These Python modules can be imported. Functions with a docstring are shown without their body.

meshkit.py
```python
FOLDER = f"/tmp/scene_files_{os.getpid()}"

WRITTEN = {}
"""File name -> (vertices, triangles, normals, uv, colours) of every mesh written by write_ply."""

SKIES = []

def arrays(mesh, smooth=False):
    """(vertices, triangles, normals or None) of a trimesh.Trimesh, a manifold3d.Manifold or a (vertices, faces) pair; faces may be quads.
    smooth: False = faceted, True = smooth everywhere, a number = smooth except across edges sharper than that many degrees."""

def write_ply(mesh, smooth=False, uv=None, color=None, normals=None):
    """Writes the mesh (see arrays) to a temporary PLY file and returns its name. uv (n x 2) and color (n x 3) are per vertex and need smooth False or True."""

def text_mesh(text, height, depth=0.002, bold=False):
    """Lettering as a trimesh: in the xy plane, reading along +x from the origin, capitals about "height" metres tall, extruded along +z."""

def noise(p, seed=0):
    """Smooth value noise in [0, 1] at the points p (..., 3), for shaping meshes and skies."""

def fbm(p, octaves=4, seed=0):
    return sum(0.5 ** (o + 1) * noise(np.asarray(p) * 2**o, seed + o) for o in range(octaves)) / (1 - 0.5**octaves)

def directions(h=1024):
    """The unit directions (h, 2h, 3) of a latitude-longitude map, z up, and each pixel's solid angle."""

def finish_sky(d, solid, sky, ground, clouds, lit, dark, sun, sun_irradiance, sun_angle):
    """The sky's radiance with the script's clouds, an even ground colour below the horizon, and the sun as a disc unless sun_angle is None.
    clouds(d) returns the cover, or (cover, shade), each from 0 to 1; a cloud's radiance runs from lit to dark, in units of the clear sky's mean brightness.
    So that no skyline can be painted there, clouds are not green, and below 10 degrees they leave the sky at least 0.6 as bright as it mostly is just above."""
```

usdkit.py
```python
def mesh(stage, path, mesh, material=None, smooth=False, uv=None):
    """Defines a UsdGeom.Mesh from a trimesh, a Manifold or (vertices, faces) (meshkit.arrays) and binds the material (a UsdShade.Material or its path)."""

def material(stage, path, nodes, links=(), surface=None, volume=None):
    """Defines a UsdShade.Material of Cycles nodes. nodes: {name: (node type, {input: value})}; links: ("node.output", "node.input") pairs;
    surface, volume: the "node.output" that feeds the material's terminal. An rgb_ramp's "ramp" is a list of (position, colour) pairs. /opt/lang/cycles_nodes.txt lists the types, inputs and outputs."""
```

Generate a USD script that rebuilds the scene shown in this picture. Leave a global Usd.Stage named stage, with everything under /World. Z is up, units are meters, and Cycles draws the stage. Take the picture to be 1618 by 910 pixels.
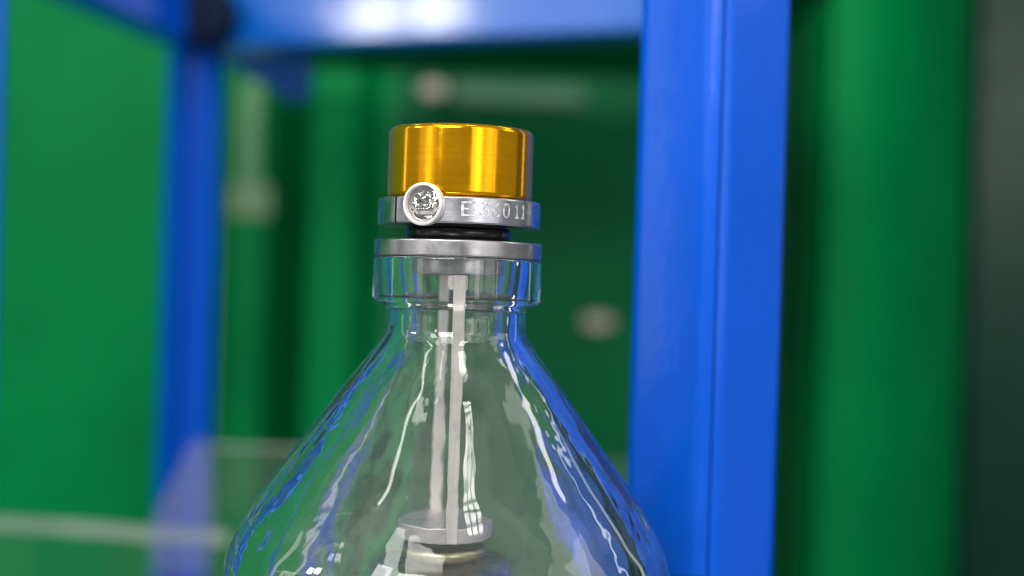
import math, random
import numpy as np, trimesh, usdkit, meshkit
import manifold3d as m3
from shapely.geometry import Polygon, box as sbox
from pxr import Usd, UsdGeom, UsdLux, UsdShade, Gf, Sdf

random.seed(7)
stage = Usd.Stage.CreateInMemory()
UsdGeom.SetStageUpAxis(stage, 'Z')
UsdGeom.SetStageMetersPerUnit(stage, 1.0)
UsdGeom.Xform.Define(stage, '/World')
UsdGeom.Scope.Define(stage, '/World/Looks')

# ------------------------------------------------------------------ camera
F, W2, H2 = 2150.0, 809.0, 455.0          # focal length in photograph pixels, picture centre
ROLL = math.radians(1.8)
H = 0.215                                  # eye level above the bench top
D0 = 0.43                                  # camera to bottle axis
CAM = (0.0174, -D0, H)
cam = UsdGeom.Camera.Define(stage, '/World/camera')
cam.AddTranslateOp().Set(Gf.Vec3d(*CAM))
cam.AddRotateXOp().Set(90.0)
cam.AddRotateZOp().Set(math.degrees(ROLL))
cam.CreateHorizontalApertureAttr(36.0)
cam.CreateVerticalApertureAttr(36.0 * 576 / 1024)
FL = 36.0 * F / 1618
cam.CreateFocalLengthAttr(FL)
cam.CreateFStopAttr(FL / 12.0)             # 12 mm lens opening
cam.CreateFocusDistanceAttr(0.405)
cam.CreateClippingRangeAttr(Gf.Vec2f(0.01, 100))
cam.CreateExposureAttr(-0.22)


def at(px, py, d):
    """The point of the place that the photograph shows at pixel (px, py), d metres in front of the camera plane."""
    u, v = px - W2, H2 - py
    c, s = math.cos(ROLL), math.sin(ROLL)
    return np.array([CAM[0] + (u * c - v * s) * d / F, CAM[1] + d, CAM[2] + (u * s + v * c) * d / F])


# ------------------------------------------------------------------ light: hall lamps, added lights and the hall's own even glow
def mat(name, nodes, links=(), surface='p.BSDF', volume=None):
    return usdkit.material(stage, '/World/Looks/' + name, nodes, links, surface, volume)


hall = mat('hall_glow', {'b': ('background_shader', {'color': (0.93, 0.97, 1.0), 'strength': 0.35})}, surface='b.background')
dome = UsdLux.DomeLight.Define(stage, '/World/hall_glow')
dome.CreateIntensityAttr(1.0)
UsdShade.MaterialBindingAPI.Apply(dome.GetPrim()).Bind(hall)

TARGET = np.array([0, 0, H])


def lamp(name, az, el, dist, w, h, power, color=(1, 0.97, 0.93), aim=None):
    """A flat lamp. az: degrees from straight behind the camera, positive to the right; el: height angle, both seen from the bottle."""
    a, e = math.radians(az), math.radians(el)
    pos = TARGET + dist * np.array([math.sin(a) * math.cos(e), -math.cos(a) * math.cos(e), math.sin(e)])
    aim = TARGET if aim is None else np.asarray(aim, float)
    zax = (pos - aim) / np.linalg.norm(pos - aim)
    xax = np.cross([0, 0, 1], zax); xax /= np.linalg.norm(xax)
    yax = np.cross(zax, xax)
    L = UsdLux.RectLight.Define(stage, '/World/' + name)
    L.CreateWidthAttr(w); L.CreateHeightAttr(h)
    L.CreateIntensityAttr(power); L.CreateColorAttr(Gf.Vec3f(*color))
    M = Gf.Matrix4d(*xax, 0, *yax, 0, *zax, 0, *pos, 1)
    L.AddTransformOp().Set(M)
    return L


lamp('hall_lamp_window', -52, 13, 2.6, 1.3, 1.7, 0.65)
lamp('hall_lamp_bright', -49, 12, 2.5, 0.36, 1.5, 2.0)
lamp('hall_lamp_right', 28, 14, 2.6, 0.85, 1.6, 2.4)
lamp('hall_lamp_right_wide', 47, 14, 2.6, 0.62, 1.6, 2.0)
lamp('added_far_side_light', 84, 24, 2.3, 0.7, 0.8, 3.0)  # added light out of view, brightens the right face of the near post
lamp('hall_lamp_right_bright', 29, 12, 2.5, 0.24, 1.5, 3.4)
lamp('hall_lamp_thin', 57, 12, 2.4, 0.07, 1.4, 4.0)
lamp('hall_lamp_thin_left', -95, 12, 2.4, 0.10, 1.4, 4.0)
lamp('added_side_light', 118, 12, 1.25, 0.05, 0.8, 3.5)  # added strip light out of view, for bright edges on post and cap
lamp('ceiling_panel', 0, 57, 2.8, 6.0, 1.0, 0.7)
lamp('added_ridge_light', -30, 14, 2.45, 0.05, 0.30, 80)  # added narrow light out of view, for the highlight on the post ridge
CEIL = [(-57, 58, 0.06, 0.5, 16), (101, 43, 0.26, 0.30, 14), (-36, 34, 0.30, 0.6, 14), (120, 55, 0.3, 0.3, 6), (-110, 50, 0.3, 0.3, 6), (-28, 66, 0.05, 0.12, 14)]
CEIL += [(a, e, 0.07, 0.07, 22) for a in (18.0, 22.5, 27.0) for e in (54.0, 56.6, 59.2, 61.8, 64.4, 67.0)]
for i, (az, el, w, h, p) in enumerate(CEIL):
    lamp('ceiling_lamp' + ('_%03d' % i if i else ''), az, el, 2.2, w, h, p)


# the beam's face, in which two bright spot lamps of the hall are mirrored
BEAM_A, BEAM_B = at(298, 455, 1.2)[:2], np.array([at(1135, 455, 1.03)[0], CAM[1] + 1.03])
bn = np.array([(BEAM_B - BEAM_A)[1], -(BEAM_B - BEAM_A)[0], 0.0]); bn /= np.linalg.norm(bn)
for k, px in enumerate((590, 706)):
    hit = at(px, 25, 1.12)
    dv = (hit - np.array(CAM)) / np.linalg.norm(hit - np.array(CAM))
    rv = dv - 2 * dv.dot(bn) * bn
    pos = hit + 1.6 * rv
    dd = pos - TARGET
    lamp('spot_lamp' + ('_001' if k else ''), math.degrees(math.atan2(dd[0], -dd[1])), math.degrees(math.asin(dd[2] / np.linalg.norm(dd))), np.linalg.norm(dd), 0.08, 0.12, 58, aim=hit)


# a lamp mirrored softly in the glossy sheet at the upper right
g0, g1 = at(1540, 455, 1.90)[:2], at(1760, 455, 1.84)[:2]
gn = np.array([(g1 - g0)[1], -(g1 - g0)[0], 0.0]); gn /= np.linalg.norm(gn)
hit = at(1570, 170, 1.89)
dv = (hit - np.array(CAM)) / np.linalg.norm(hit - np.array(CAM))
pos = hit + 2.8 * (dv - 2 * dv.dot(gn) * gn)
dd = pos - TARGET
lamp('hall_lamp_far_right', math.degrees(math.atan2(dd[0], -dd[1])), math.degrees(math.asin(dd[2] / np.linalg.norm(dd))), np.linalg.norm(dd), 0.5, 0.5, 20, aim=hit)


# ------------------------------------------------------------------ helpers
def P(**k):
    return ('principled_bsdf', k)


def painted(name, col, rough=0.35, var=0.12, scale=9.0, spec=0.5, coat=0.0, wave=0.0):
    c = np.array(col)
    return mat(name, {
        'g': ('geometry', {}),
        'n': ('noise_texture', {'scale': scale, 'detail': 5.0, 'roughness': 0.6}),
        'r': ('rgb_ramp', {'ramp': [(0.3, tuple(c * (1 - var))), (0.7, tuple(np.minimum(c * (1 + var), 0.95)))]}),
        'n2': ('noise_texture', {'scale': 420.0, 'detail': 2.0}),
        'b': ('bump', {'strength': 0.10, 'distance': 0.0004}),
        'n3': ('noise_texture', {'scale': 38.0, 'detail': 3.0}),
        'b2': ('bump', {'strength': wave, 'distance': 0.004}),
        'n4': ('noise_texture', {'scale': 70.0, 'detail': 6.0, 'roughness': 0.7}),
        'rr': ('rgb_ramp', {'ramp': [(0.35, (rough * 0.8,) * 3), (0.7, (rough * 1.25,) * 3)]}),
        'p': P(specular_ior_level=spec, coat_weight=coat, coat_roughness=0.10)},
        [('g.position', 'n.vector'), ('g.position', 'n2.vector'), ('g.position', 'n3.vector'), ('g.position', 'n4.vector'), ('n4.fac', 'rr.fac'), ('rr.color', 'p.roughness'),
         ('n.fac', 'r.fac'), ('r.color', 'p.base_color'), ('n2.fac', 'b.height'), ('b.normal', 'b2.normal'), ('n3.fac', 'b2.height'), ('b2.normal', 'p.normal'), ('b2.normal', 'p.coat_normal')])


def metal(name, col, rough=0.2, var=0.06, stretch=(40, 40, 2500), bump=0.05, met=1.0):
    c = np.array(col)
    return mat(name, {
        'g': ('texture_coordinate', {}),
        'm': ('mapping', {'scale': stretch}),
        'n': ('noise_texture', {'scale': 1.0, 'detail': 3.0}),
        'r': ('rgb_ramp', {'ramp': [(0.3, tuple(c * (1 - var))), (0.7, tuple(np.minimum(c * (1 + var), 1)))]}),
        'n3': ('noise_texture', {'scale': 160.0, 'detail': 3.0}),
        'rr': ('rgb_ramp', {'ramp': [(0.35, (rough * 0.75,) * 3), (0.75, (rough * 1.3,) * 3)]}),
        'b': ('bump', {'strength': bump, 'distance': 0.0003}),
        'p': P(metallic=met, specular_ior_level=0.3)},
        [('g.object', 'm.vector'), ('m.vector', 'n.vector'), ('g.object', 'n3.vector'), ('n3.fac', 'rr.fac'), ('rr.color', 'p.roughness'), ('n.fac', 'r.fac'), ('r.color', 'p.base_color'), ('n.fac', 'b.height'), ('b.normal', 'p.normal')])


M = {}
M['glass'] = mat('clear_glass', {'g': ('geometry', {}), 'n': ('noise_texture', {'scale': 55.0, 'detail': 5.0, 'roughness': 0.65}), 'r': ('rgb_ramp', {'ramp': [(0.5, (0.0, 0.0, 0.0)), (0.75, (0.05, 0.05, 0.05))]}),
                                 'n2': ('noise_texture', {'scale': 90.0, 'detail': 7.0, 'roughness': 0.75}), 'r2': ('rgb_ramp', {'ramp': [(0.30, (0.006,) * 3), (0.60, (0.017,) * 3), (0.78, (0.05,) * 3)]}),
                                 'd': ('diffuse_bsdf', {'color': (0.74, 0.84, 0.80)}), 'm': ('mix_closure', {}),
                                 'p': P(base_color=(0.97, 1.0, 0.985), ior=1.49, transmission_weight=1.0)},
                 [('g.position', 'n.vector'), ('n.fac', 'r.fac'), ('r.color', 'p.roughness'), ('g.position', 'n2.vector'), ('n2.fac', 'r2.fac'), ('r2.color', 'm.fac'), ('p.BSDF', 'm.closure1'), ('d.BSDF', 'm.closure2')], 'm.closure')
M['gold'] = metal('gold_anodised', (0.73, 0.335, 0.004), 0.15, 0.06, (25, 25, 1400), 0.006, 0.85)
M['steel'] = metal('turned_aluminium', (0.45, 0.45, 0.50), 0.30, 0.07, (30, 30, 3000), 0.06)
M['flange'] = metal('flange_metal', (0.40, 0.39, 0.40), 0.34, 0.07, (30, 30, 3000), 0.06)
M['strip'] = metal('strip_metal', (0.80, 0.71, 0.70), 0.42, 0.07, (900, 900, 25), 0.08, 0.55)
M['disc'] = metal('disc_metal', (0.62, 0.56, 0.58), 0.42, 0.08, (700, 25, 700), 0.08, 0.7)
M['chrome'] = metal('chrome', (0.50, 0.49, 0.48), 0.12, 0.1, (200, 200, 200), 0.0)
M['rim'] = metal('dial_rim', (0.88, 0.86, 0.83), 0.4, 0.04, (300, 300, 300), 0.03, 0.4)
M['brass'] = metal('brass', (0.42, 0.37, 0.22), 0.35, 0.08, (60, 60, 2000), 0.05)
M['rubber'] = mat('black_rubber', {'n': ('noise_texture', {'scale': 500.0}), 'b': ('bump', {'strength': 0.15, 'distance': 0.0003}),
                                  'p': P(base_color=(0.012, 0.011, 0.011), roughness=0.22)}, [('n.fac', 'b.height'), ('b.normal', 'p.normal')])
M['mark'] = mat('engraving', {'g': ('geometry', {}), 'n': ('noise_texture', {'scale': 900.0, 'detail': 3.0}), 'r': ('rgb_ramp', {'ramp': [(0.36, (0.32, 0.32, 0.35)), (0.6, (0.74, 0.72, 0.71))]}), 'p': P(roughness=0.5, metallic=0.3)}, [('g.position', 'n.vector'), ('n.fac', 'r.fac'), ('r.color', 'p.base_color')])
M['dark'] = mat('dark_gap', {'p': P(base_color=(0.03, 0.03, 0.035), roughness=0.5)})
M['blue'] = painted('blue_paint', (0.0, 0.092, 0.64), 0.3, 0.08, 9.0, 0.15, 0.28, 0.05)
M['blue_gloss'] = painted('blue_paint_gloss', (0.003, 0.13, 0.60), 0.24, 0.06, 6.0, 0.3, 0.7, 0.05)
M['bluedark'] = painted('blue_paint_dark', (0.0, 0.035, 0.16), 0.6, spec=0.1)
M['darkmetal'] = painted('dark_bracket', (0.004, 0.012, 0.035), 0.6, spec=0.08)
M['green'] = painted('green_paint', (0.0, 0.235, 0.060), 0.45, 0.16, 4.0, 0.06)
M['green_shaded'] = painted('green_paint_shaded', (0.0, 0.105, 0.036), 0.45, 0.2, 4.0, 0.08)  # same green with the shade of the middle wall put into its colour
M['green_gloss'] = painted('green_paint_gloss', (0.0, 0.042, 0.024), 0.34, 0.2, 4.0, 0.22)
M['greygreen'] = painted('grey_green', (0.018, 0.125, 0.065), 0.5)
M['palegreen'] = painted('pale_green', (0.16, 0.31, 0.15), 0.5)
M['palegreen2'] = painted('pale_green_strip', (0.09, 0.29, 0.12), 0.5)
M['bolt'] = painted('beige_fastener', (0.42, 0.38, 0.29), 0.5)
M['bench'] = painted('bench_top', (0.42, 0.43, 0.43), 0.5, 0.06, 12.0)

_names = {}


def numbered(path):
    n = _names.get(path, 0); _names[path] = n + 1
    return path if n == 0 else '%s_%03d' % (path, n)


def meta(prim, label=None, cat=None, group=None, kind=None):
    for k, v in (('label', label), ('category', cat), ('group', group), ('kind', kind)):
        if v: prim.SetCustomDataByKey(k, v)
    return prim


def thing(name, label, cat, loc=(0, 0, 0), group=None):
    x = UsdGeom.Xform.Define(stage, numbered('/World/' + name))
    x.AddTranslateOp().Set(Gf.Vec3d(*map(float, loc)))
    return meta(x.GetPrim(), label, cat, group)


def part(parent, name, mesh, material, smooth=30, label=None):
    """One mesh under its thing (or part). Vertices are given in world space and stored relative to the thing's base."""
    path = numbered(str(parent.GetPath()) + '/' + name)
    v, f, n = meshkit.arrays(mesh, smooth) if not isinstance(mesh, tuple) or len(mesh) == 2 else mesh
    base = np.array(UsdGeom.XformCache().GetLocalToWorldTransform(parent).ExtractTranslation())
    p = usdkit.mesh(stage, path, (v - base, f), None, False)
    if n is not None:
        p.CreateNormalsAttr().Set([Gf.Vec3f(*map(float, q)) for q in n]); p.SetNormalsInterpolation('vertex')
    UsdShade.MaterialBindingAPI.Apply(p.GetPrim()).Bind(material)
    return meta(p.GetPrim(), label)


def lathe(profile, seg=192, disp=None, center=(0, 0)):
    """Closed solid of revolution about z. profile: (r, z) from the axis at the bottom outside up and back to the axis (or a closed loop)."""
    pr = np.asarray(profile, float)
    th = np.linspace(0, 2 * math.pi, seg, endpoint=False)
    r = np.repeat(pr[:, 0][:, None], seg, 1); z = np.repeat(pr[:, 1][:, None], seg, 1)
    if disp is not None:
        r = r + disp(th[None, :], z, np.arange(len(pr))[:, None])
    v = np.stack([center[0] + r * np.cos(th), center[1] + r * np.sin(th), z], -1).reshape(-1, 3)
    n = len(pr)
    closed = pr[0, 0] > 1e-9
    i = np.arange(n if closed else n - 1)[:, None]; j = np.arange(seg)[None, :]
    i2, j2 = (i + 1) % n, (j + 1) % seg
    f = np.stack(np.broadcast_arrays(i * seg + j, i * seg + j2, i2 * seg + j2, i2 * seg + j), -1).reshape(-1, 4)
    m = trimesh.Trimesh(v, np.vstack([f[:, [0, 1, 2]], f[:, [0, 2, 3]]]), process=False)
    m.merge_vertices(); m.update_faces(m.nondegenerate_faces()); m.remove_unreferenced_vertices()
    if m.volume < 0: m.invert()
    return m


def rounded(pts, rad, n=5):
    """Closed or open (r, z) polyline with its inner corners rounded."""
    pts = [np.array(p, float) for p in pts]; out = []
    for k, p in enumerate(pts):
        if k in (0, len(pts) - 1) or p[0] < 1e-9: out.append(p); continue
        a, b = pts[k - 1] - p, pts[k + 1] - p
        la, lb = np.linalg.norm(a), np.linalg.norm(b)
        t = min(rad, 0.45 * la, 0.45 * lb); s, e = p + a / la * t, p + b / lb * t
        for q in np.linspace(0, 1, n): out.append((1 - q) ** 2 * s + 2 * q * (1 - q) * p + q * q * e)
    return np.array(out)


def disc_solid(r, z0, z1, rad=0.0006, seg=128, center=(0, 0)):
    return lathe(rounded([(0, z0), (r, z0), (r, z1), (0, z1)], rad), seg, None, center)


def ring_solid(r0, r1, z0, z1, rad=0.0006, seg=160):
    p = rounded([(r0, (z0 + z1) / 2), (r0, z0), (r1, z0), (r1, z1), (r0, z1), (r0, (z0 + z1) / 2)], rad)[:-1]
    return lathe(p, seg)


def rbox(size, rad=0.001, n=4):
    """Box with rounded edges along z and small chamfers elsewhere."""
    sx, sy, sz = size
    q = sbox(-sx / 2 + rad, -sy / 2 + rad, sx / 2 - rad, sy / 2 - rad).buffer(rad, quad_segs=n)
    m = trimesh.creation.extrude_polygon(q, sz, engine='earcut'); m.apply_translation((0, 0, -sz / 2))
    return m


def bar(p, q, w, h, rad=0.004, spin=0.0):
    """Square tube of section w x h from p to q, its section turned by spin about its own axis."""
    p, q = np.asarray(p, float), np.asarray(q, float)
    d = q - p; L = np.linalg.norm(d); d = d / L
    m = rbox((w, h, L), rad)
    x = np.cross([0, 0, 1.0], d) if abs(d[2]) < 0.95 else np.array([1.0, 0, 0])
    x = x / np.linalg.norm(x); y = np.cross(d, x)
    R = np.eye(4); R[:3, 0], R[:3, 1], R[:3, 2], R[:3, 3] = x, y, d, (p + q) / 2
    m.apply_transform(R @ trimesh.transformations.rotation_matrix(spin, [0, 0, 1]))
    return m


MM = 0.001
PX = D0 / F                                # metres per pixel at the bottle axis


def zpx(py): return H + (452 - py) * PX
def rpx(r): return 1.010 * D0 * math.sin(math.atan(r / F))


# ------------------------------------------------------------------ bench below the bottle, out of sight but for its glow in the glass
bench = thing('bench_plate', 'pale grey plate under the glass bottle', 'bench', (0, 0, 0))
part(bench, 'top', trimesh.creation.box(bounds=[[-0.35, -0.28, -0.03], [0.35, 0.28, 0.0]]), M['bench'], False)

# ------------------------------------------------------------------ green sheet-metal wall
FLOOR = -0.55
EYE = H


def wx(px, d): return at(px, 455, d)[0]


def sheet(points, z0, z1, thick=0.003):
    """Folded sheet standing upright: points are (x, y) along its face."""
    a = np.array(points, float); b = a + [0, thick]
    poly = Polygon(np.vstack([a, b[::-1]]))
    m = trimesh.creation.extrude_polygon(poly, z1 - z0, engine='earcut'); m.apply_translation((0, 0, z0))
    return m


def wall_pts(rows): return [(wx(px, d), CAM[1] + d) for px, d in rows]


gp = thing('green_panel', 'flat bright green painted sheet panel left of the far blue post', 'panel', (wx(100, 1.6), CAM[1] + 1.6, FLOOR))
part(gp, 'sheet', sheet([(-1.6, CAM[1] + 0.7)] + wall_pts([(-420, 1.62), (-20, 1.60), (330, 1.62)]), FLOOR, 2.2), M['green'])

wl = thing('corrugated_wall', 'green corrugated steel wall with deep upright folds behind the bottle and posts', 'wall', (wx(800, 1.7), CAM[1] + 1.7, FLOOR))
part(wl, 'sheet', sheet(wall_pts([(340, 1.66), (418, 1.66), (440, 1.74), (474, 1.76), (486, 1.70), (556, 1.70), (590, 1.77), (618, 1.78)]), FLOOR, 2.2), M['green'])
part(wl, 'sheet', sheet(wall_pts([(619, 1.78), (700, 1.78), (715, 1.76), (980, 1.75), (1230, 1.75), (1254, 1.80)]), FLOOR, 2.2), M['green_shaded'])
part(wl, 'sheet', sheet(wall_pts([(1255, 1.80), (1285, 1.79), (1304, 1.69), (1340, 1.68)] + [(1340 + 180 * k / 12, 1.68 + 0.20 * (k / 12) ** 2) for k in range(1, 13)]), FLOOR, 2.2), M['green'])
part(wl, 'sheet', sheet(wall_pts([(1521, 1.88), (1540, 1.90), (1760, 1.84), (1761, 1.88), (2600, 1.70)]) + [(1.6, 0.3)], FLOOR, 2.2), M['green_gloss'], label='dark glossy green sheet at the right')
for px, py, d, w, h in ((685, 141, 1.74, 44, 28), (945, 509, 1.73, 52, 26)):
    c = at(px, py, d)
    b = lathe(rounded([(0, -0.02), (1, -0.02), (1, 0.002), (0.8, 0.005), (0, 0.006)], 0.003), 32)
    b.apply_scale([w * d / F / 2, h * d / F / 2, 1])
    b.apply_transform(trimesh.transformations.rotation_matrix(math.pi / 2, [1, 0, 0])); b.apply_translation(c)
    part(wl, 'fastener', b, M['bolt'])
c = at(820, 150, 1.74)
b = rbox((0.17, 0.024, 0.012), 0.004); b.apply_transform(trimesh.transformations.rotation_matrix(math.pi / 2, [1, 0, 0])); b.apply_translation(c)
part(wl, 'reflection_smear', b, M['greygreen'])  # reflection smear on the wall, painted in as a pale bar
c = at(396, 318, 1.655)
b = rbox((0.05, 0.04, 0.010), 0.006); b.apply_transform(trimesh.transformations.rotation_matrix(math.pi / 2, [1, 0, 0])); b.apply_translation(c)
part(wl, 'tag_plate', b, M['palegreen'])
c = at(396, 225, 1.655)
b = rbox((0.024, 0.15, 0.006), 0.006); b.apply_transform(trimesh.transformations.rotation_matrix(math.pi / 2, [1, 0, 0])); b.apply_translation(c)
part(wl, 'pale_strip', b, M['palegreen2'])

# ------------------------------------------------------------------ blue steel frame
fr_base = at(298, 455, 1.2)
frame = thing('blue_frame', 'blue painted square tube frame with tall posts and a beam around the bottle', 'frame', (fr_base[0], fr_base[1], FLOOR))
T = 0.042
LP = at(298, 455, 1.2)[:2]
RP = at(1117, 455, 0.505)[:2]
FLP = at(-60, 455, 0.86)[:2]
RR = np.array([at(1135, 455, 1.03)[0], CAM[1] + 1.03])
ZB = at(560, 82, 1.17)[2]                  # underside of the beam


def post(xy, spin, z1=1.2, w=T, rad=0.005, slot=None):
    """Upright tube; slot = (width, depth, shift): an upright groove in the corner that faces the camera."""
    q = sbox(-w / 2 + rad, -w / 2 + rad, w / 2 - rad, w / 2 - rad).buffer(rad, quad_segs=8)
    from shapely import affinity
    q = affinity.rotate(q, math.degrees(spin), origin=(0, 0))
    if slot:
        y0 = q.bounds[1]
        q = q.difference(sbox(slot[2] - slot[0] / 2, y0 - 0.01, slot[2] + slot[0] / 2, y0 + slot[1]))
    m = trimesh.creation.extrude_polygon(q, z1 - FLOOR, engine='earcut')
    m.apply_translation((xy[0], xy[1], FLOOR))
    return m


part(frame, 'post', post(RP, math.radians(41), w=0.0438, rad=0.009, slot=(0.0007, 0.004, -0.0006)), M['blue'], label='near right post, two faces in view')
part(frame, 'post', post(LP, math.radians(40), z1=ZB + 0.05, w=0.037, slot=(0.007, 0.016, -0.001)), M['blue'], label='far left post')
part(frame, 'post', post(FLP, math.radians(20), z1=ZB + 0.05), M['blue'])
part(frame, 'post', post(RR, math.radians(20), z1=ZB + 0.05, w=0.036), M['blue'])
a, b = np.array([*LP, ZB + 0.025]), np.array([*RR, ZB + 0.025])
part(frame, 'beam', bar(a + (b - a) * 0.03, b - (b - a) * 0.03, 0.036, 0.050), M['blue_gloss'], label='rear beam across the top')
a, b = np.array([*LP, ZB + 0.022]), np.array([*FLP, ZB + 0.022])
part(frame, 'beam', bar(a + (b - a) * 0.06, b - (b - a) * 0.06, 0.036, 0.044), M['blue'])

rf = Polygon([LP + [-0.02, 0.03], RR + [0.1, 0.03], (RR[0] + 0.1, CAM[1] + 1.6), (LP[0] - 0.02, CAM[1] + 1.6)])
rf = trimesh.creation.extrude_polygon(rf, 0.004, engine='earcut'); rf.apply_translation((0, 0, ZB + 0.052))
part(frame, 'shade_sheet', rf, M['green_shaded'], False)  # unseen sheet added above the beam to shade the top of the wall
part(frame, 'added_tint_plate', bar([FLP[0] - 0.005, FLP[1] - 0.06, FLOOR], [FLP[0] - 0.005, FLP[1] - 0.06, ZB + 0.04], 0.02, 0.07), M['blue'])  # unseen plate added so that the glass edge picks up blue
# dark hinge block at the far left corner and a blue gusset under the beam
hb = disc_solid(0.028, -0.02, 0.02, 0.006, 48); hb.apply_transform(trimesh.transformations.rotation_matrix(math.pi / 2, [1, 0, 0])); hb.apply_translation(at(322, 22, 1.155))
part(frame, 'corner_knob', hb, M['darkmetal'])
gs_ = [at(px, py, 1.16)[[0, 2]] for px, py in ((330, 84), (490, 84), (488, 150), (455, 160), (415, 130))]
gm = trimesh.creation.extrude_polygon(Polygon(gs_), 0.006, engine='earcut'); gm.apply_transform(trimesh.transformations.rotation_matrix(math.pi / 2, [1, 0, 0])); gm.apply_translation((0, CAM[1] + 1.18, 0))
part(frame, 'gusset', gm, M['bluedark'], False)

# ------------------------------------------------------------------ the bottle
bt = thing('glass_bottle', 'clear glass bottle with gold cap, clamp ring and a metal plunger inside', 'bottle', (0, 0, 0))
SM = 30


def smooth_curve(pts, n):
    from scipy.interpolate import PchipInterpolator
    pts = np.array(pts, float)
    s = np.r_[0, np.cumsum(np.linalg.norm(np.diff(pts, axis=0), axis=1))]
    t = np.linspace(0, s[-1], n)
    return np.stack([PchipInterpolator(s, pts[:, 0])(t), PchipInterpolator(s, pts[:, 1])(t)], 1)


out_px = [(131.5, 471), (128, 478), (116, 484), (109.5, 490), (109, 505), (110, 520), (113, 530), (127, 551), (152, 586), (180, 622), (213, 669), (247, 716), (282, 763), (312, 808), (337, 852), (347, 880), (351, 905), (352, 940), (352, 1100), (352, 1400)]
in_px = [(93, 412), (91, 440), (87, 470), (83, 500), (83, 522), (87, 540), (94, 555), (114, 586), (136, 622), (162, 669), (190, 716), (219, 763), (247, 808), (271, 852), (285, 880), (291, 905), (294, 940), (294, 1100), (294, 1390)]
O = smooth_curve([(rpx(r), zpx(y)) for r, y in out_px], 300)
I = smooth_curve([(rpx(r), zpx(y)) for r, y in in_px], 300)
zt = zpx(409)
collar = rounded([(rpx(93), zt), (rpx(131.5), zt), (rpx(131.5), zpx(440)), (rpx(131.5), zpx(470))], 0.0008)
outer = np.vstack([collar[1:-1], O])
prof = np.vstack([[(0, 0.012)], rounded([(I[-1][0] * 0.6, 0.010), (I[-1][0], 0.011), (I[-1][0], 0.024)], 0.008)[:-1], I[::-1][3:], outer,
                  rounded([(O[-1][0], 0.012), (O[-1][0], 0.0), (O[-1][0] * 0.75, 0.0), (O[-1][0] * 0.7, 0.003)], 0.006)[1:], [(0, 0.004)]])
n_in = 1 + 11 + len(I)


def ripple(th, z, i):
    """Blown-glass waviness: stronger on the inner wall, mostly running down the slope."""
    c, s = np.cos(th), np.sin(th)
    q = np.stack(np.broadcast_arrays(c * 5 + 9, s * 5 + 9, z * 45), -1)
    q2 = np.stack(np.broadcast_arrays(c * 14 + 31, s * 14 + 31, z * 170), -1)
    q3 = np.stack(np.broadcast_arrays(c * 30 + 71, s * 30 + 71, z * 520), -1)
    w = (meshkit.noise(q, 3) - 0.5) * 0.75e-3 + (meshkit.noise(q2, 5) - 0.5) * 0.15e-3 + (meshkit.noise(q3, 6) - 0.5) * 0.06e-3 * (0.3 + 1.4 * meshkit.noise(q * 1.7, 12))
    wo = (meshkit.noise(q + 50, 8) - 0.5) * 0.30e-3 + (meshkit.noise(q2 + 20, 9) - 0.5) * 0.05e-3
    fade = np.clip((zpx(500) - z) / 0.02, 0, 1) * np.clip((z - 0.03) / 0.02, 0, 1)
    front = 0.5 * (1 - s)                                   # 1 on the side towards the camera, where the wall is more even
    return np.where(i < n_in, w * (1 - 0.6 * front ** 3), wo * (1 - 0.3 * front ** 3)) * fade


glass = lathe(prof, 420, ripple)
part(bt, 'body', glass, M['glass'], 40)

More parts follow.
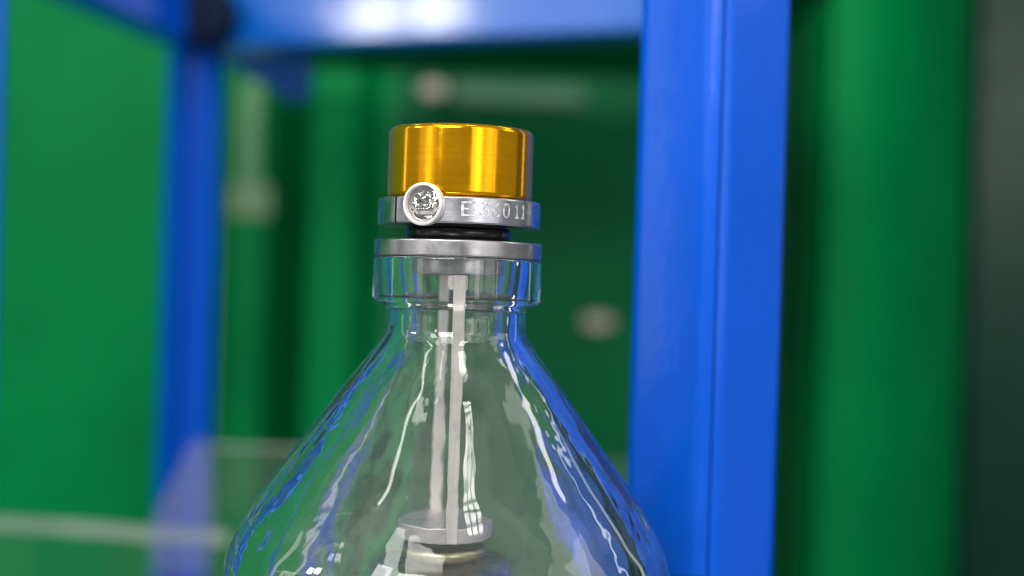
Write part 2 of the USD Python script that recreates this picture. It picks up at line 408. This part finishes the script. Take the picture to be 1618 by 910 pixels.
part(bt, 'cap', lathe(rounded([(0, zpx(317)), (rpx(113), zpx(317)), (rpx(113), zpx(206.5)), (0, zpx(206.5) + 0.0002)], 0.0018, 7), 256), M['gold'], 30)
# clamp ring with its split
RZ0, RZ1, RR_ = zpx(359), zpx(317.6), rpx(126.5)
rg = ring_solid(rpx(82), RR_, RZ0, RZ1, 0.0007, 256)
cut = trimesh.creation.box((0.012, 0.0007, 0.03))


def polar(az_deg):                         # 0 = towards the camera, positive to the right
    a = math.radians(az_deg); return np.array([math.sin(a), -math.cos(a), 0])


def facing(az_deg):
    """Frame on the ring: local x to the right, y up, z outwards."""
    d = polar(az_deg); R = np.eye(4)
    R[:3, 2] = d; R[:3, 1] = (0, 0, 1); R[:3, 0] = np.cross((0, 0, 1), d)
    return R


def man(t): return m3.Manifold(m3.Mesh(np.asarray(t.vertices, np.float32), np.asarray(t.faces, np.uint32)))


def tri(m):
    q = m.to_mesh(); return trimesh.Trimesh(q.vert_properties[:, :3], q.tri_verts, process=True)


AZV = math.degrees(math.asin(CAM[0] / D0))  # the camera stands a little right of the bottle
d = polar(-49 + AZV)
c_ = trimesh.creation.box((0.0008, 0.014, 0.03)); R = facing(-49 + AZV)
Rc = np.eye(4); Rc[:3, 0] = R[:3, 0]; Rc[:3, 1] = R[:3, 2]; Rc[:3, 2] = (0, 0, 1); Rc[:3, 3] = d * (RR_ - 0.002) + [0, 0, (RZ0 + RZ1) / 2]
c_.apply_transform(Rc)
rg = tri(man(rg) - man(c_))
ring = part(bt, 'clamp_ring', rg, M['steel'], 30)
for az, big in ((-24.3 + AZV, 1), (86 + AZV, 0)):
    R = facing(az); R[:3, 3] = polar(az) * (RR_ - (0.001 if big else 0.0034)) + [0, 0, zpx(331 if big else 342)]
    r = 0.0065 if big else 0.0032
    rim = lathe(rounded([(r * 0.84, 0.0012), (r * 0.84, 0), (r, 0), (r, 0.0026), (r * 0.86, 0.0030), (r * 0.84, 0.0012)], 0.0004)[:-1], 72)
    rim.apply_transform(R)
    dial = part(bt, 'screw_dial', rim, M['rim'], 35, label='round screw with pale rim and shiny dark centre' if big else None)
    g = lathe(smooth_curve([(0, 0.0026), (r * 0.35, 0.0025), (r * 0.6, 0.0019), (r * 0.86, 0.0010)][::-1], 24)[::-1], 64)
    # centre: lumpy polished face
    v = g.vertices.copy(); rr = np.linalg.norm(v[:, :2], axis=1)
    v[:, 2] += (meshkit.noise(v * [620, 620, 0] + 7, 2) - 0.5) * 0.0020 * np.clip(1 - rr / (r * 0.82), 0, 1) ** 0.5
    g = trimesh.Trimesh(v, g.faces, process=False)
    g.apply_transform(R)
    part(bt, 'screw_dial_face', g, M['chrome'], 60) if not big else part(dial, 'face', g, M['chrome'], 60)

# lettering wrapped round the ring
for ch, px, wpx in (('E', 724.5, 21), ('3', 752, 15), ('6', 771, 12), ('0', 787, 10), ('1', 806, 5), ('1', 816, 5)):
    t = meshkit.text_mesh(ch, 0.0043, 0.00025, bold=False)
    t = t.subdivide_to_size(0.0008)
    v = np.array(t.vertices); v[:, 0] -= v[:, 0].min()
    s0 = math.asin((px - 722) / 126.5); s1 = math.asin(min((px + wpx - 722) / 126.5, 0.99))
    v[:, 0] *= (s1 - s0) * RR_ / max(v[:, 0].max(), 1e-6)
    ang = s0 + math.radians(AZV) + v[:, 0] / RR_
    rr = RR_ - 0.0001 + v[:, 2]
    t = trimesh.Trimesh(np.stack([rr * np.sin(ang), -rr * np.cos(ang), zpx(347) + v[:, 1]], -1), t.faces, process=False)
    part(ring, 'letter', t, M['mark'], False)

th = np.linspace(0, 2 * math.pi, 20, endpoint=False)
orr = [(rpx(77) + 0.0011 * math.cos(a), zpx(370) + 0.0018 * math.sin(a)) for a in th]
part(bt, 'neck', disc_solid(rpx(74), zpx(384), zpx(352), 0.0003), M['dark'])
part(bt, 'seal_ring', lathe(orr, 128), M['rubber'], 60)
fl = part(bt, 'flange', disc_solid(rpx(130.5), zpx(408.6), zpx(382), 0.0007, 256), M['flange'])
part(bt, 'plug', disc_solid(rpx(72), zpx(437), zpx(409), 0.0010, 160), M['flange'])
# the plunger: two strips down to a disc
SW = 17.5 * PX
ZD1, ZD0 = zpx(834), zpx(859)
DR = rpx(71) * 1.05
XP = -9 * PX
for sx, sy, top in ((16.0, -1, 436), (-16.0, 1, 436)):
    y = sy * (DR - 0.0006)
    m = rbox((SW, 0.0012, zpx(top) - ZD0 - 0.0004), 0.0004)
    if sy > 0: m = rbox((SW, 0.0012, zpx(top) - ZD1), 0.0004); zc = (zpx(top) + ZD1) / 2
    else: zc = (zpx(top) + ZD0 + 0.0004) / 2; y = -(DR + 0.0003)
    if sy > 0: y = DR - 0.0015
    m.apply_translation((XP + sx * PX, y, zc))
    part(bt, 'strip', m, M['strip'])
part(bt, 'strip_bracket', trimesh.creation.box(bounds=[[XP - 0.0002, -DR + 0.0005, zpx(458)], [XP + 0.0054, -DR + 0.004, zpx(437)]]), M['strip'], False)
part(bt, 'disc', disc_solid(DR, ZD0, ZD1, 0.0006, 160, (XP, 0)), M['disc'], label='round metal disc hung from two strips')
part(bt, 'brass_ring', lathe(rounded([(0, zpx(893)), (rpx(64), zpx(893)), (rpx(70), zpx(882)), (rpx(64), zpx(872)), (0, zpx(872))], 0.001), 128, None, (XP, 0)), M['brass'])
part(bt, 'housing', lathe(rounded([(0, 0.03), (rpx(118), 0.03), (rpx(118), zpx(914)), (rpx(98), zpx(893.5)), (0, zpx(893.5))], 0.004, 7), 160, None, (XP, 0)), M['flange'], label='wide polished housing below the disc')

# ------------------------------------------------------------------ clear guard sheet behind the bottle
ac = mat('clear_acrylic', {'f': ('fresnel', {'IOR': 1.33}), 't': ('transparent_bsdf', {'color': (0.96, 0.99, 0.97)}), 'd': ('diffuse_bsdf', {'color': (0.75, 0.78, 0.78)}),
                           'g': ('glossy_bsdf', {'color': (1, 1, 1), 'roughness': 0.12}), 'm1': ('mix_closure', {'fac': 0.012}), 'm2': ('mix_closure', {})},
         [('t.BSDF', 'm1.closure1'), ('d.BSDF', 'm1.closure2'), ('m1.closure', 'm2.closure1'), ('g.BSDF', 'm2.closure2'), ('f.fac', 'm2.fac')], 'm2.closure')
edge_m = mat('acrylic_edge', {'p': P(base_color=(0.72, 0.74, 0.72), roughness=0.4, transmission_weight=0.4)})
DA = 0.98
gs = thing('guard_sheet', 'clear plastic guard sheet with frosted stepped edge behind the bottle', 'guard', at(300, 1250, DA))
tops = [(-300, 812), (235, 838), (318, 694), (480, 706), (1000, 722)]
pts = [at(px, py, DA)[[0, 2]] for px, py in tops]
poly = Polygon([*pts, (pts[-1][0], -0.2), (pts[0][0], -0.2)])
m = trimesh.creation.extrude_polygon(poly, 0.003, engine='earcut')
m.apply_transform(trimesh.transformations.rotation_matrix(math.pi / 2, [1, 0, 0])); m.apply_translation((0, CAM[1] + DA, 0))
part(gs, 'sheet', m, ac, False)
rim_m = mat('frosted_edge', {'t': ('transparent_bsdf', {'color': (0.95, 0.97, 0.95)}), 'd': ('diffuse_bsdf', {'color': (0.66, 0.70, 0.64)}), 'm': ('mix_closure', {'fac': 0.32})},
            [('t.BSDF', 'm.closure1'), ('d.BSDF', 'm.closure2')], 'm.closure')
sheen_m = mat('painted_sheen', {'t': ('transparent_bsdf', {'color': (0.95, 0.97, 0.95)}), 'd': ('diffuse_bsdf', {'color': (0.62, 0.60, 0.70)}), 'm': ('mix_closure', {'fac': 0.09})},
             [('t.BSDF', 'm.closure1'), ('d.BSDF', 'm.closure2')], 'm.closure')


def flat(pxs, d, t):
    m = trimesh.creation.extrude_polygon(Polygon([at(x, y, d)[[0, 2]] for x, y in pxs]), t, engine='earcut')
    m.apply_transform(trimesh.transformations.rotation_matrix(math.pi / 2, [1, 0, 0])); m.apply_translation((0, CAM[1] + d, 0))
    return m


part(gs, 'edge_strip', flat([(-300, 806), (0, 816), (160, 826), (245, 834), (360, 838), (360, 860), (245, 854), (160, 846), (0, 836), (-300, 826)], DA - 0.008, 0.003), rim_m, False)
part(gs, 'corner_sheen', flat([(232, 840), (300, 702), (318, 692), (332, 700), (340, 838), (332, 905), (245, 905)], DA - 0.014, 0.003), sheen_m, False)  # lavender reflection at the corner, painted in as a thin pale sheet
part(gs, 'edge_strip', flat([(340, 703), (480, 708), (480, 712), (340, 707)], DA - 0.008, 0.003), rim_m, False)
